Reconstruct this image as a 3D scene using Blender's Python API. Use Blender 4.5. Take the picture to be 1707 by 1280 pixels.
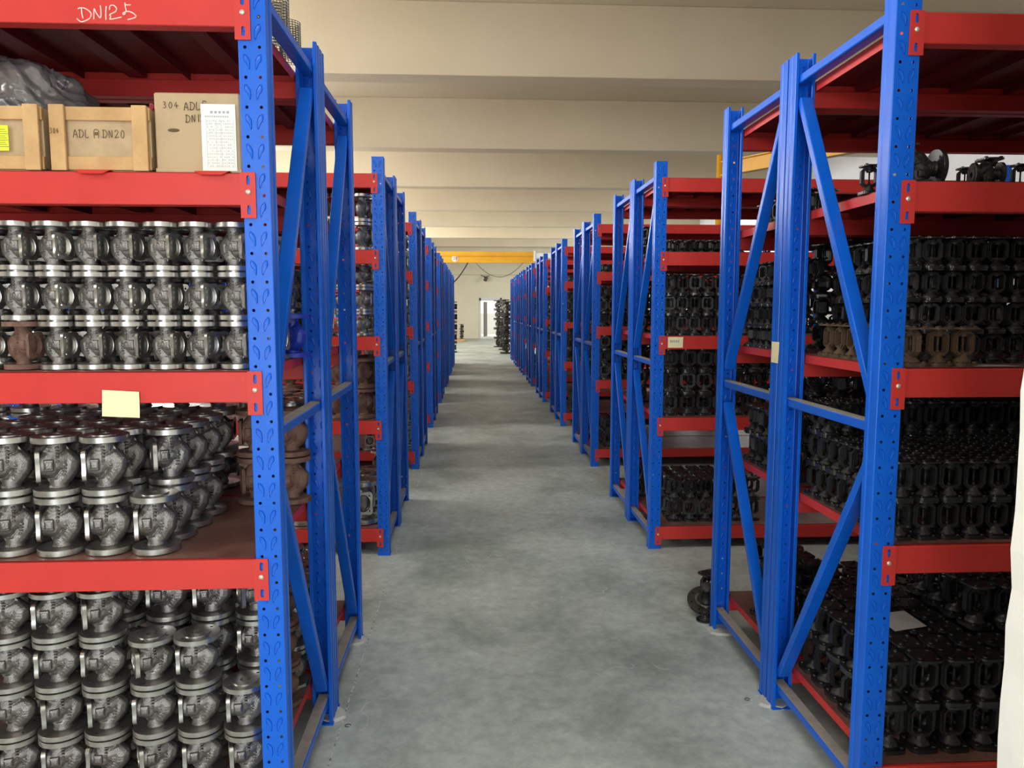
import bpy, bmesh, math, random
from mathutils import Vector, Matrix
from mathutils.geometry import delaunay_2d_cdt
rnd = random.Random(7)
PI = math.pi
sc = bpy.context.scene
COL = sc.collection
for o in list(bpy.data.objects): bpy.data.objects.remove(o)

# ------------------------------------------------------------------ camera
cam = bpy.data.objects.new('camera', bpy.data.cameras.new('camera'))
COL.objects.link(cam)
cam.location = (0, 0, 1.7)
cam.rotation_euler = (PI/2 - 0.1001, -0.0005, -0.0518)
cam.data.sensor_width = 36
cam.data.lens = 36*1242.7/1707
cam.data.clip_start = 0.05
cam.data.clip_end = 300
sc.camera = cam

# ------------------------------------------------------------------ world, light, exposure
w = bpy.data.worlds.new('sky'); sc.world = w; w.use_nodes = True
bgn = w.node_tree.nodes['Background']
bgn.inputs[0].default_value = (0.95, 0.96, 0.94, 1); bgn.inputs[1].default_value = 1.5
sc.view_settings.view_transform = 'Standard'
sc.view_settings.look = 'None'
sc.view_settings.gamma = 1
sc.view_settings.use_curve_mapping = False
sc.view_settings.exposure = 0.0

def area(name, loc, direction, sx, sy, power, color):
    l = bpy.data.lights.new(name, 'AREA'); l.shape = 'RECTANGLE'; l.size = sx; l.size_y = sy
    l.energy = power; l.color = color
    o = bpy.data.objects.new(name, l); COL.objects.link(o); o.location = loc
    o.rotation_euler = Vector(direction).to_track_quat('-Z', 'Y').to_euler()
    return o
NEAR_Y, FAR_Y, LEFT_X, RIGHT_X, CEIL_Z = -4.6, 43.54, -7.0, 9.5, 6.135
# daylight entering by the loading door behind the viewer and by the high windows of both long walls
area('daylight_loading_door', (-1.0, NEAR_Y-0.25, 2.2), (0.06, 1, -0.02), 3.2, 4.0, 235, (0.95, 0.98, 1.0))
for i, y in enumerate((1.5, 9.5, 17.5, 25.5, 33.5)):
    area('daylight_left_window', (LEFT_X-0.25, y, 4.1), (1, 0, 0.08), 5.0, 1.6, (560, 640, 700, 800, 1000)[i], (1.0, 0.975, 0.92))
for i, y in enumerate((4.0, 25.5, 35.5)):
    area('daylight_right_window', (RIGHT_X+0.25, y, 4.1), (-1, 0, 0.05), 5.0, 1.6, (60, 160, 430)[i], (0.93, 0.97, 1.0))

ADDED_LAMP_Y = [-2.5, 2.4, 7.4, 12.4, 17.4, 22.4, 27.4, 32.4, 37.4]
for y in ADDED_LAMP_Y:   # added lamps that brighten the floor, kept out of view behind the deep beams
    area('added_lamp_fill', (.35, y, CEIL_Z-.16), (0, 0, -1), 2.4, .5, 44 if y < 3 else (24 if y < 8 else 9), (0.94, 1.0, 0.98))

# ------------------------------------------------------------------ materials
def mat(name, color, rough=0.5, metal=0.0, noise=None, bump=None, spec=0.5, coat=0.0, alpha=1.0):
    """noise=(scale, color2, lo, hi), bump=(scale, strength)"""
    m = bpy.data.materials.new(name); m.use_nodes = True
    nt = m.node_tree; b = nt.nodes['Principled BSDF']
    b.inputs['Base Color'].default_value = (*color, 1)
    b.inputs['Roughness'].default_value = rough
    b.inputs['Metallic'].default_value = metal
    b.inputs['Specular IOR Level'].default_value = spec
    b.inputs['Coat Weight'].default_value = coat
    b.inputs['Alpha'].default_value = alpha
    tc = nt.nodes.new('ShaderNodeTexCoord')
    if noise:
        n = nt.nodes.new('ShaderNodeTexNoise'); n.inputs['Scale'].default_value = noise[0]
        n.inputs['Detail'].default_value = 6; n.inputs['Roughness'].default_value = 0.6
        nt.links.new(tc.outputs['Object'], n.inputs['Vector'])
        r = nt.nodes.new('ShaderNodeValToRGB')
        r.color_ramp.elements[0].position = noise[2]; r.color_ramp.elements[1].position = noise[3]
        r.color_ramp.elements[0].color = (*color, 1); r.color_ramp.elements[1].color = (*noise[1], 1)
        nt.links.new(n.outputs['Fac'], r.inputs['Fac']); nt.links.new(r.outputs['Color'], b.inputs['Base Color'])
    if bump:
        n2 = nt.nodes.new('ShaderNodeTexNoise'); n2.inputs['Scale'].default_value = bump[0]
        n2.inputs['Detail'].default_value = 4
        nt.links.new(tc.outputs['Object'], n2.inputs['Vector'])
        bp = nt.nodes.new('ShaderNodeBump'); bp.inputs['Strength'].default_value = bump[1]
        bp.inputs['Distance'].default_value = 0.01
        nt.links.new(n2.outputs['Fac'], bp.inputs['Height']); nt.links.new(bp.outputs['Normal'], b.inputs['Normal'])
    return m
M = {}
M['blue'] = mat('blue_rack_enamel', (0.004, 0.105, 0.60), 0.29, noise=(7, (0.005, 0.13, 0.70), 0.35, 0.75), bump=(60, 0.04), spec=0.34)
M['red'] = mat('red_beam_enamel', (0.60, 0.040, 0.032), 0.42, noise=(5, (0.52, 0.034, 0.030), 0.35, 0.8), spec=0.35)
M['shadedred'] = mat('shaded_red_deck_underside', (0.16, 0.010, 0.012), 0.5, noise=(4, (0.10, 0.008, 0.010), 0.35, 0.8), spec=0.35)  # the beams' red again, with the underside's shadow put into the colour
M['deck'] = mat('oily_dusty_deck_steel', (0.13, 0.045, 0.035), 0.45, noise=(6, (0.23, 0.13, 0.095), 0.35, 0.7), bump=(30, 0.1))
M['dust'] = mat('dusty_blue_strut_top', (0.34, 0.31, 0.27), 0.85, noise=(25, (0.22, 0.21, 0.21), 0.4, 0.8))
M['casting'] = mat('oiled_grey_casting', (0.25, 0.24, 0.23), 0.38, 0.85, noise=(28, (0.14, 0.135, 0.13), 0.4, 0.75), bump=(260, 0.25))
M['machined'] = mat('machined_grey_steel', (0.50, 0.49, 0.47), 0.30, 0.95, noise=(14, (0.30, 0.29, 0.275), 0.35, 0.8))
M['bore'] = mat('dark_bore_metal', (0.06, 0.058, 0.055), 0.35, 0.8)  # darker than the outer metal, for bores and neck openings
M['rust'] = mat('rusty_brown_casting', (0.13, 0.065, 0.045), 0.7, 0.2, noise=(22, (0.22, 0.13, 0.10), 0.35, 0.7), bump=(200, 0.3))
M['iron'] = mat('black_oiled_iron', (0.040, 0.038, 0.037), 0.36, 0.35, noise=(20, (0.018, 0.0175, 0.018), 0.35, 0.75), bump=(220, 0.25), spec=0.6)
M['ironedge'] = mat('machined_dark_iron_edge', (0.075, 0.072, 0.069), 0.27, 0.7, noise=(16, (0.035, 0.035, 0.035), 0.4, 0.8))
M['brown'] = mat('brown_primed_iron', (0.115, 0.068, 0.036), 0.65, 0.05, noise=(18, (0.065, 0.042, 0.028), 0.4, 0.8), bump=(160, 0.2))
M['bluevalve'] = mat('blue_valve_enamel', (0.015, 0.04, 0.42), 0.35)
M['bolt'] = mat('zinc_bolt', (0.62, 0.58, 0.50), 0.35, 0.5)
M['cream'] = mat('cream_painted_plaster', (0.60, 0.52, 0.385), 0.85, noise=(0.7, (0.55, 0.475, 0.35), 0.35, 0.75), bump=(9, 0.05))
M['farwall'] = mat('far_wall_cream_plaster', (0.72, 0.67, 0.52), 0.9, noise=(0.5, (0.66, 0.61, 0.47), 0.4, 0.8))
M['nearwall'] = mat('darkened_near_wall_plaster', (0.30, 0.28, 0.25), 0.9, noise=(1.5, (0.24, 0.225, 0.20), 0.4, 0.8))  # unseen near wall, darkened to give the flange reflections contrast
M['white'] = mat('white_plaster', (0.80, 0.79, 0.75), 0.85, noise=(3, (0.75, 0.745, 0.71), 0.4, 0.8), bump=(18, 0.25))
M['palewall'] = mat('pale_grey_wall_paint', (0.66, 0.67, 0.70), 0.85, noise=(0.6, (0.60, 0.61, 0.64), 0.4, 0.8))
M['yellow'] = mat('crane_yellow_enamel', (0.64, 0.32, 0.015), 0.45, noise=(3, (0.56, 0.27, 0.012), 0.4, 0.8))
M['wood'] = mat('pale_pine_plank', (0.58, 0.36, 0.16), 0.7, noise=(9, (0.42, 0.235, 0.095), 0.42, 0.75), bump=(60, 0.12))
M['ply'] = mat('plywood_panel', (0.50, 0.36, 0.21), 0.75, noise=(14, (0.36, 0.25, 0.14), 0.45, 0.8))
M['card'] = mat('tan_fibreboard', (0.47, 0.345, 0.205), 0.8, noise=(8, (0.37, 0.265, 0.155), 0.5, 0.85))
M['paper'] = mat('white_paper', (0.80, 0.80, 0.77), 0.8)
M['greypaper'] = mat('greyish_paper', (0.42, 0.39, 0.37), 0.8)
M['note'] = mat('pale_yellow_paper', (0.86, 0.78, 0.48), 0.8)
M['lime'] = mat('lime_yellow_paper', (0.70, 0.85, 0.03), 0.7)
M['ink'] = mat('dark_marker_ink', (0.12, 0.075, 0.04), 0.8)
M['print'] = mat('grey_print', (0.36, 0.36, 0.40), 0.8)
M['chalk'] = mat('white_chalk', (0.88, 0.68, 0.63), 0.9)
M['bag'] = mat('grey_plastic_film', (0.075, 0.068, 0.07), 0.2, noise=(5, (0.14, 0.125, 0.125), 0.4, 0.7), bump=(16, 0.4), spec=0.7, coat=0.3)
M['redbag'] = mat('red_plastic_film', (0.30, 0.015, 0.02), 0.22, bump=(60, 0.9), spec=0.9)
M['mesh'] = mat('galvanised_wire', (0.20, 0.19, 0.165), 0.45, 0.5)
M['black'] = mat('black_rubber_cable', (0.02, 0.02, 0.022), 0.6)
M['mortar'] = mat('pale_mortar', (0.55, 0.55, 0.50), 0.9, bump=(80, 0.5))
M['doorpaint'] = mat('dark_brown_door_paint', (0.10, 0.07, 0.055), 0.5)
M['outside'] = mat('outdoor_pale_render', (0.80, 0.79, 0.74), 0.9)
M['joint'] = mat('floor_joint_and_light_streak', (0.62, 0.63, 0.60), 0.9, noise=(35, (0.12, 0.12, 0.11), 0.48, 0.62))  # joint filler, also used for the painted light streaks
M['pink'] = mat('pale_sticker', (0.85, 0.70, 0.68), 0.6)

def floor_mat():
    m = bpy.data.materials.new('mottled_sealed_concrete'); m.use_nodes = True
    nt = m.node_tree; b = nt.nodes['Principled BSDF']; N = nt.nodes.new; L = nt.links.new
    tc = N('ShaderNodeTexCoord')
    n1 = N('ShaderNodeTexNoise'); n1.inputs['Scale'].default_value = 1.1; n1.inputs['Detail'].default_value = 8; n1.inputs['Roughness'].default_value = 0.62
    n1.inputs['Distortion'].default_value = 0.3
    mp = N('ShaderNodeMapping'); mp.inputs['Scale'].default_value = (1.0, 1.0, 1.0)
    L(tc.outputs['Object'], mp.inputs['Vector']); L(mp.outputs['Vector'], n1.inputs['Vector'])
    r1 = N('ShaderNodeValToRGB'); cr = r1.color_ramp
    cr.elements[0].position = 0.36; cr.elements[0].color = (0.30, 0.35, 0.32, 1)
    cr.elements[1].position = 0.64; cr.elements[1].color = (0.555, 0.615, 0.585, 1)
    e = cr.elements.new(0.5); e.color = (0.455, 0.51, 0.485, 1)
    L(n1.outputs['Fac'], r1.inputs['Fac'])
    # fine pale scuffs and darker stains
    n2 = N('ShaderNodeTexNoise'); n2.inputs['Scale'].default_value = 14; n2.inputs['Detail'].default_value = 6; n2.inputs['Distortion'].default_value = 0.2; n2.inputs['Roughness'].default_value = 0.7
    L(tc.outputs['Object'], n2.inputs['Vector'])
    r2 = N('ShaderNodeValToRGB'); r2.color_ramp.elements[0].position = 0.38; r2.color_ramp.elements[1].position = 0.7
    r2.color_ramp.elements[0].color = (0.80, 0.80, 0.80, 1); r2.color_ramp.elements[1].color = (1.12, 1.12, 1.1, 1)
    L(n2.outputs['Fac'], r2.inputs['Fac'])
    mx = N('ShaderNodeMix'); mx.data_type = 'RGBA'; mx.blend_type = 'MULTIPLY'; mx.inputs['Factor'].default_value = 1
    L(r1.outputs['Color'], mx.inputs['A']); L(r2.outputs['Color'], mx.inputs['B'])
    # hairline cracks
    v = N('ShaderNodeTexVoronoi'); v.feature = 'DISTANCE_TO_EDGE'; v.inputs['Scale'].default_value = 1.6
    nd = N('ShaderNodeTexNoise'); nd.inputs['Scale'].default_value = 5
    L(tc.outputs['Object'], nd.inputs['Vector'])
    vm = N('ShaderNodeMix'); vm.data_type = 'VECTOR'; vm.inputs['Factor'].default_value = 0.25
    L(tc.outputs['Object'], vm.inputs['A']); L(nd.outputs['Color'], vm.inputs['B']); L(vm.outputs['Result'], v.inputs['Vector'])
    lt = N('ShaderNodeMath'); lt.operation = 'LESS_THAN'; lt.inputs[1].default_value = 0.0022
    L(v.outputs['Distance'], lt.inputs[0])
    n3 = N('ShaderNodeTexNoise'); n3.inputs['Scale'].default_value = 1.3; L(tc.outputs['Object'], n3.inputs['Vector'])
    g = N('ShaderNodeMath'); g.operation = 'GREATER_THAN'; g.inputs[1].default_value = 0.55; L(n3.outputs['Fac'], g.inputs[0])
    mu = N('ShaderNodeMath'); mu.operation = 'MULTIPLY'; L(lt.outputs[0], mu.inputs[0]); L(g.outputs[0], mu.inputs[1])
    mh = N('ShaderNodeMath'); mh.operation = 'MULTIPLY'; mh.inputs[1].default_value = 0.55; L(mu.outputs[0], mh.inputs[0])
    m2 = N('ShaderNodeMix'); m2.data_type = 'RGBA'; L(mh.outputs[0], m2.inputs['Factor']); L(mx.outputs['Result'], m2.inputs['A'])
    m2.inputs['B'].default_value = (0.72, 0.74, 0.70, 1)
    L(m2.outputs['Result'], b.inputs['Base Color'])
    rr = N('ShaderNodeMapRange'); rr.inputs['To Min'].default_value = 0.42; rr.inputs['To Max'].default_value = 0.62
    L(n2.outputs['Fac'], rr.inputs['Value']); L(rr.outputs['Result'], b.inputs['Roughness'])
    bp = N('ShaderNodeBump'); bp.inputs['Strength'].default_value = 0.02; bp.inputs['Distance'].default_value = 0.01
    L(n2.outputs['Fac'], bp.inputs['Height']); L(bp.outputs['Normal'], b.inputs['Normal'])
    return m
M['floor'] = floor_mat()

# ------------------------------------------------------------------ mesh helpers
class MB:
    def __init__(s): s.v = []; s.f = []; s.mi = []; s.sm = []
    def add(s, vs, fs, mi=0, smooth=False, mtx=None):
        b = len(s.v)
        s.v += [tuple(mtx @ Vector(v)) if mtx else tuple(v) for v in vs]
        s.f += [[i+b for i in f] for f in fs]; s.mi += [mi]*len(fs); s.sm += [smooth]*len(fs)
        return s
    def box(s, x0, x1, y0, y1, z0, z1, mi=0, top=None, mtx=None):
        vs = [(x0,y0,z0),(x1,y0,z0),(x1,y1,z0),(x0,y1,z0),(x0,y0,z1),(x1,y0,z1),(x1,y1,z1),(x0,y1,z1)]
        fs = [[3,2,1,0],[0,1,5,4],[1,2,6,5],[2,3,7,6],[3,0,4,7]]
        s.add(vs, fs, mi, mtx=mtx); b = len(s.v)-8
        s.f.append([b+4,b+5,b+6,b+7]); s.mi.append(mi if top is None else top); s.sm.append(False)
        return s
    def bbox(s, x0, x1, y0, y1, z0, z1, r=0.003, mi=0, mtx=None):
        """box with chamfered edges"""
        bm = bmesh.new(); bmesh.ops.create_cube(bm, size=1)
        for v in bm.verts: v.co = Vector((x0+(v.co.x+.5)*(x1-x0), y0+(v.co.y+.5)*(y1-y0), z0+(v.co.z+.5)*(z1-z0)))
        bmesh.ops.bevel(bm, geom=bm.edges[:], offset=r, segments=1, affect='EDGES')
        s.bm(bm, mi, mtx=mtx); return s
    def bm(s, bm, mi=0, smooth=False, mtx=None):
        bm.verts.index_update()
        s.add([v.co.copy() for v in bm.verts], [[v.index for v in f.verts] for f in bm.faces], mi, smooth, mtx); bm.free()
    def lathe(s, prof, n=24, mi=0, smooth=True, mtx=None, cap=True):
        """prof = [(r, z)]"""
        vs = []; fs = []
        for r, z in prof:
            for i in range(n):
                a = 2*PI*i/n; vs.append((r*math.cos(a), r*math.sin(a), z))
        for k in range(len(prof)-1):
            for i in range(n):
                j = (i+1) % n; fs.append([k*n+i, k*n+j, (k+1)*n+j, (k+1)*n+i])
        if cap:
            fs.append(list(range(n))[::-1]); fs.append([(len(prof)-1)*n+i for i in range(n)])
        return s.add(vs, fs, mi, smooth, mtx)
    def tube(s, pts, r, n=8, mi=0, mtx=None, closed=False):
        pts = [Vector(p) for p in pts]; vs = []; fs = []
        m = len(pts)
        for k, p in enumerate(pts):
            d = (pts[min(k+1, m-1)] - pts[max(k-1, 0)])
            if d.length < 1e-9: d = Vector((0,0,1))
            d.normalize(); up = Vector((0,0,1)) if abs(d.z) < .9 else Vector((1,0,0))
            a = d.cross(up).normalized(); b = d.cross(a)
            rr = r[k] if isinstance(r, (list, tuple)) else r
            for i in range(n):
                t = 2*PI*i/n; vs.append(p + a*math.cos(t)*rr + b*math.sin(t)*rr)
        for k in range(m-1):
            for i in range(n):
                j = (i+1) % n; fs.append([k*n+i, (k+1)*n+i, (k+1)*n+j, k*n+j])
        fs.append(list(range(n))); fs.append([(m-1)*n+i for i in range(n)][::-1])
        return s.add(vs, fs, mi, n > 4, mtx)
    def plate(s, outer, holes, z0, z1, mi=0, wall=None, mtx=None, both=True):
        """extruded outline in xy with real holes"""
        pts = []; edges = []
        for loop in [outer]+list(holes):
            b = len(pts); pts += [Vector(p) for p in loop]
            edges += [(b+i, b+(i+1) % len(loop)) for i in range(len(loop))]
        vv, ee, ff, _, _, _ = delaunay_2d_cdt(pts, edges, [], 0, 1e-6)
        def inside(p, loop):
            c = False; n = len(loop)
            for i in range(n):
                x1, y1 = loop[i]; x2, y2 = loop[(i+1) % n]
                if (y1 > p[1]) != (y2 > p[1]) and p[0] < (x2-x1)*(p[1]-y1)/(y2-y1)+x1: c = not c
            return c
        keep = []
        for f in ff:
            c = sum((vv[i] for i in f), Vector((0, 0)))/len(f)
            if inside(c, outer) and not any(inside(c, h) for h in holes): keep.append(list(f))
        def ori(f):
            a, b, c = [vv[i] for i in f[:3]]
            return f if (b-a).cross(c-a) > 0 else f[::-1]
        keep = [ori(f) for f in keep]
        s.add([(p.x, p.y, z1) for p in vv], keep, mi, mtx=mtx)
        if both: s.add([(p.x, p.y, z0) for p in vv], [f[::-1] for f in keep], mi, mtx=mtx)
        if z1 != z0:
            for k, loop in enumerate([outer]+list(holes)):
                n = len(loop); vs = [(x, y, z0) for x, y in loop]+[(x, y, z1) for x, y in loop]
                fs = [[i, (i+1) % n, n+(i+1) % n, n+i] for i in range(n)]
                if k: fs = [f[::-1] for f in fs]
                s.add(vs, fs, mi if wall is None else wall, n > 12, mtx)
        return s
    def mesh(s, name, mats):
        me = bpy.data.meshes.new(name); me.from_pydata(s.v, [], s.f)
        for m in (mats if isinstance(mats, (list, tuple)) else [mats]): me.materials.append(m)
        me.polygons.foreach_set('material_index', s.mi); me.polygons.foreach_set('use_smooth', s.sm)
        me.update(); return me
def ob(name, me, parent=None, loc=(0,0,0), rot=(0,0,0), scale=None):
    o = bpy.data.objects.new(name, me); COL.objects.link(o)
    o.location = loc; o.rotation_euler = rot
    if scale: o.scale = scale
    if parent: o.parent = parent
    return o
def tag(o, label=None, cat=None, group=None, kind=None):
    if label: o['label'] = label
    if cat: o['category'] = cat
    if group: o['group'] = group
    if kind: o['kind'] = kind
    return o
def struct(name, mb, m, label):
    o = ob(name, mb.mesh(name, m)); o['kind'] = 'structure'; o['label'] = label; return o
def circ(cx, cy, r, n=12, ph=0.0): return [(cx+r*math.cos(2*PI*i/n+ph), cy+r*math.sin(2*PI*i/n+ph)) for i in range(n)]
def ordn(n): return ['first','second','third','fourth','fifth','sixth','seventh','eighth','ninth','tenth','eleventh','twelfth','thirteenth','fourteenth','fifteenth','sixteenth','seventeenth','eighteenth','nineteenth','twentieth','twenty-first','twenty-second','twenty-third','twenty-fourth','twenty-fifth','twenty-sixth'][n]

# ------------------------------------------------------------------ setting
b = MB(); b.box(LEFT_X-.3, RIGHT_X+.3, NEAR_Y-8, FAR_Y+.6, -0.2, 0); struct('floor', b, M['floor'], 'mottled grey sealed concrete floor')
b = MB(); b.box(LEFT_X-.3, RIGHT_X+.3, NEAR_Y-.3, FAR_Y+.3, CEIL_Z, CEIL_Z+.2); struct('ceiling', b, M['cream'], 'cream painted concrete ceiling slab between deep beams')
for k in range(-3, 7):
    y = 11.32+5.0*k; b = MB(); b.bbox(LEFT_X, RIGHT_X, y, y+.42, 5.1, CEIL_Z, .008)
    struct('trim_%d' % (k+4), b, M['cream'], 'deep cream concrete beam crossing under the ceiling')
def wall_with_windows(name, x, sgn, wins, m, label):
    b = MB(); z0, z1 = 3.3, 4.9; x0, x1 = (x-.25, x) if sgn > 0 else (x, x+.25)
    b.box(x0, x1, NEAR_Y-.25, FAR_Y+.25, 0, z0); b.box(x0, x1, NEAR_Y-.25, FAR_Y+.25, z1, CEIL_Z)
    y = NEAR_Y-.25
    for c in wins:
        b.box(x0, x1, y, c-2.5, z0, z1); y = c+2.5
    b.box(x0, x1, y, FAR_Y+.25, z0, z1)
    struct(name, b, m, label)
wall_with_windows('wall_left', LEFT_X, 1, (1.5, 9.5, 17.5, 25.5, 33.5), M['cream'], 'long cream side wall with high windows left of the racks')
wall_with_windows('wall_right', RIGHT_X, -1, (4.0, 25.5, 35.5), M['palewall'], 'long pale side wall with high windows right of the racks')
n = 1
for x, ys in ((LEFT_X-.1, (1.5, 9.5, 17.5, 25.5, 33.5)), (RIGHT_X+.1, (4.0, 25.5, 35.5))):
    for c in ys:
        b = MB()
        for z in (3.3, 4.86): b.box(x-.03, x+.03, c-2.5, c+2.5, z, z+.04)
        for q in (-2.5, -1.25, 0, 1.25, 2.46): b.box(x-.03, x+.03, c+q, c+q+.04, 3.3, 4.9)
        struct('window_%d' % n, b, M['white'], 'white framed high window in the long wall'); n += 1
# near wall with the loading door opening, behind the viewer
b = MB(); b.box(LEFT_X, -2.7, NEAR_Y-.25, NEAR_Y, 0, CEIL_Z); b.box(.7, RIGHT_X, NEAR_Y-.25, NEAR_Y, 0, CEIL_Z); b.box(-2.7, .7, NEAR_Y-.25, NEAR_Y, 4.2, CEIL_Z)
struct('wall_near', b, M['nearwall'], 'darkened grey wall with the loading door opening behind the viewer')
# far wall with door opening  x .451 .. 1.55, z 0..2.19
b = MB(); b.box(LEFT_X, .45, FAR_Y, FAR_Y+.25, 0, CEIL_Z); b.box(1.56, RIGHT_X, FAR_Y, FAR_Y+.25, 0, CEIL_Z); b.box(.45, 1.56, FAR_Y, FAR_Y+.25, 2.19, CEIL_Z)
struct('wall_far', b, M['farwall'], 'cream plastered end wall of the hall with a doorway')
b = MB(); b.box(LEFT_X, RIGHT_X, FAR_Y-.03, FAR_Y, 3.64, 3.70); struct('trim_21', b, M['cream'], 'thin cream ledge across the end wall above the doorway')
# door frame, threshold and open leaf
d = ob('door_1', None, None, (1.0, FAR_Y, 0)); d['kind'] = 'structure'; d['label'] = 'open doorway with a dark leaf in the end wall'
b = MB(); b.box(-.64, -.55, -.05, .27, 0, 2.34); b.box(.56, .65, -.05, .27, 0, 2.34); b.box(-.64, .65, -.05, .27, 2.19, 2.38)
ob('door_frame', b.mesh('door_frame', M['palewall']), d)
b = MB(); b.box(-.53, .56, -.12, .4, 0, .10); ob('threshold', b.mesh('threshold', M['white']), d)
b = MB(); b.bbox(-.025, .025, 0, .9, .1, 2.12, .004, mtx=Matrix.Translation((-.37, .06, 0)) @ Matrix.Rotation(-.2, 4, 'Z')); ob('door_leaf', b.mesh('door_leaf', M['doorpaint']), d)
# ground and wall outdoors beyond the far door
b = MB(); b.box(-6, 8, FAR_Y+.6, FAR_Y+12, -.25, -.02); struct('floor_outdoor', b, M['outside'], 'pale outdoor yard beyond the far doorway')
b = MB(); b.box(-6, 8, FAR_Y+9, FAR_Y+9.3, 0, 1.4); struct('wall_outdoor', b, M['outside'], 'low pale yard wall beyond the far doorway')
# white column by the right rack
bm = bmesh.new(); bmesh.ops.create_cube(bm, size=1)
for v in bm.verts: v.co = Vector((1.148+(v.co.x+.5)*.45, 1.06+(v.co.y+.5)*.44, (v.co.z+.5)*5.1))
for k in range(1, 60):
    g = bm.verts[:]+bm.edges[:]+bm.faces[:]
    bmesh.ops.bisect_plane(bm, geom=g, plane_co=(0, 0, k*.085), plane_no=(0, 0, 1))
for v in bm.verts:
    if v.co.x < 1.2 and 0.01 < v.co.z < 5.0:
        v.co.x += rnd.uniform(-.004, .004); v.co.y += rnd.uniform(-.004, .004)
bmesh.ops.bevel(bm, geom=[e for e in bm.edges if abs(e.verts[0].co.z-e.verts[1].co.z) > .05 and len(e.link_faces) == 2 and e.calc_face_angle(0) > 1], offset=.006, segments=2, affect='EDGES')
b = MB(); b.bm(bm); struct('trim_22', b, M['white'], 'white plastered column edge beside the nearest right rack')
b = MB(); b.box(1.17, 1.45, NEAR_Y, 1.07, 0, 5.1); struct('wall_side', b, M['white'], 'white partition wall running back from the white column')
# saw-cut joint along the left of the aisle
b = MB(); b.box(-.5515, -.547, 0, 22, 0, .0012)
struct('trim_23', b, M['joint'], 'thin saw-cut joint in the floor beside the left racks')
for i, y in enumerate((18.1, 25.0)):  # pale strips that paint streaks of light across the floor
    b = MB(); b.box(-.55, 1.2, y, y+.03, 0, .0012); struct('trim_%d' % (24+i), b, M['joint'], 'thin pale strip standing for a light streak across the aisle floor')

for i, y in enumerate(ADDED_LAMP_Y):  # housings added around the unseen fill lamps
    b = MB(); b.bbox(-.9, 1.6, y-.28, y+.28, CEIL_Z-.14, CEIL_Z, .01); struct('trim_%d' % (30+i), b, M['white'], 'added white housing of an unseen fill lamp under the ceiling slab between beams')
# ------------------------------------------------------------------ rack parts
PITCH = .0828
HT, XL, XR = 2.697, -.5843, 1.2677
LEV = [.0984, .8507, 1.4228, 1.9989, 2.4957]; BH = .0908
DECK = [l+BH+.004 for l in LEV]
SHELF = ['bottom', 'second', 'middle', 'fourth', 'top']
def post_mesh():
    b = MB(); Mx = Matrix.Rotation(PI/2, 4, 'X')     # xy plate -> xz plane facing -y
    tear = [(-.0088,.0210),(-.0040,.0223),(.0028,.0173),(.0085,.0070),(.0100,-.0040),(.0091,-.0214),(.0054,-.0224),(.0028,-.0135),(-.0010,-.0040),(-.0072,.0016),(-.0098,.0117)]
    n = int(HT/PITCH)+1
    for k in range(n):
        z0 = k*PITCH; z1 = min((k+1)*PITCH, HT)
        hz = z0+.48*PITCH
        for sx in (-1, 1):
            x0, x1 = (0, .037) if sx > 0 else (-.037, 0)
            holes = []
            if hz+.006 < z1: holes.append(circ(sx*.0205, hz, .0048, 10))
            # emboss sits across the cell border region above the hole
            tz = z0+.56*PITCH
            zz = [(-sx*tx+sx*.0165, ty) for tx, ty in tear]
            # two bands per cell keep the outline simple: hole band and emboss band
            lo = z0 if k == 0 else z0+.36*PITCH
            hi0 = z0+.60*PITCH; hi1 = min(z0+1.36*PITCH, HT)
            if lo < HT:
                b.plate([(x0, lo), (x1, lo), (x1, min(hi0, HT)), (x0, min(hi0, HT))], [h for h in holes if hi0 < HT], 0, 0, mtx=Mx, both=False)
            if hi1-hi0 > .05:
                c = (hi0+hi1)/2
                loop = [(px, c+py) for px, py in zz]
                if sum(loop[i-1][0]*loop[i][1]-loop[i][0]*loop[i-1][1] for i in range(len(loop))) < 0: loop = loop[::-1]
                b.plate([(x0, hi0), (x1, hi0), (x1, hi1), (x0, hi1)], [loop], 0, 0, mtx=Mx, both=False)
                cx = sum(p[0] for p in loop)/len(loop); cz = sum(p[1] for p in loop)/len(loop)
                def ring(f, y): return [(cx+(p[0]-cx)*f, y, cz+(p[1]-cz)*f) for p in loop]
                rs = [ring(1, 0), ring(.94, .0022), ring(.86, .0022), ring(.76, -.0014), ring(.40, -.0006)]
                m = len(loop); vs = sum(rs, []); fs = []
                for q in range(4):
                    for i in range(m):
                        j = (i+1) % m; fs.append([q*m+i, q*m+j, (q+1)*m+j, (q+1)*m+i])
                fs.append([4*m+i for i in range(m)]); b.add(vs, fs, 0, False)
            elif hi0 < HT:
                b.plate([(x0, hi0), (x1, hi0), (x1, HT), (x0, HT)], [], 0, 0, mtx=Mx, both=False)
    prof = [(.037, 0), (.0392, .0008), (.04, .003), (.04, .028), (.0365, .032), (.0365, .046), (.04, .050), (.04, .067), (.038, .070), (.028, .070), (.026, .068), (.026, .064), (.0375, .064)]
    for sx in (-1, 1):
        vs = [(sx*x, y, 0) for x, y in prof]+[(sx*x, y, HT) for x, y in prof]; m = len(prof)
        fs = [([i, i+1, m+i+1, m+i] if sx > 0 else [i+1, i, m+i, m+i+1]) for i in range(m-1)]
        b.add(vs, fs, 0, False)
    return b.mesh('post', M['blue'])
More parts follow.
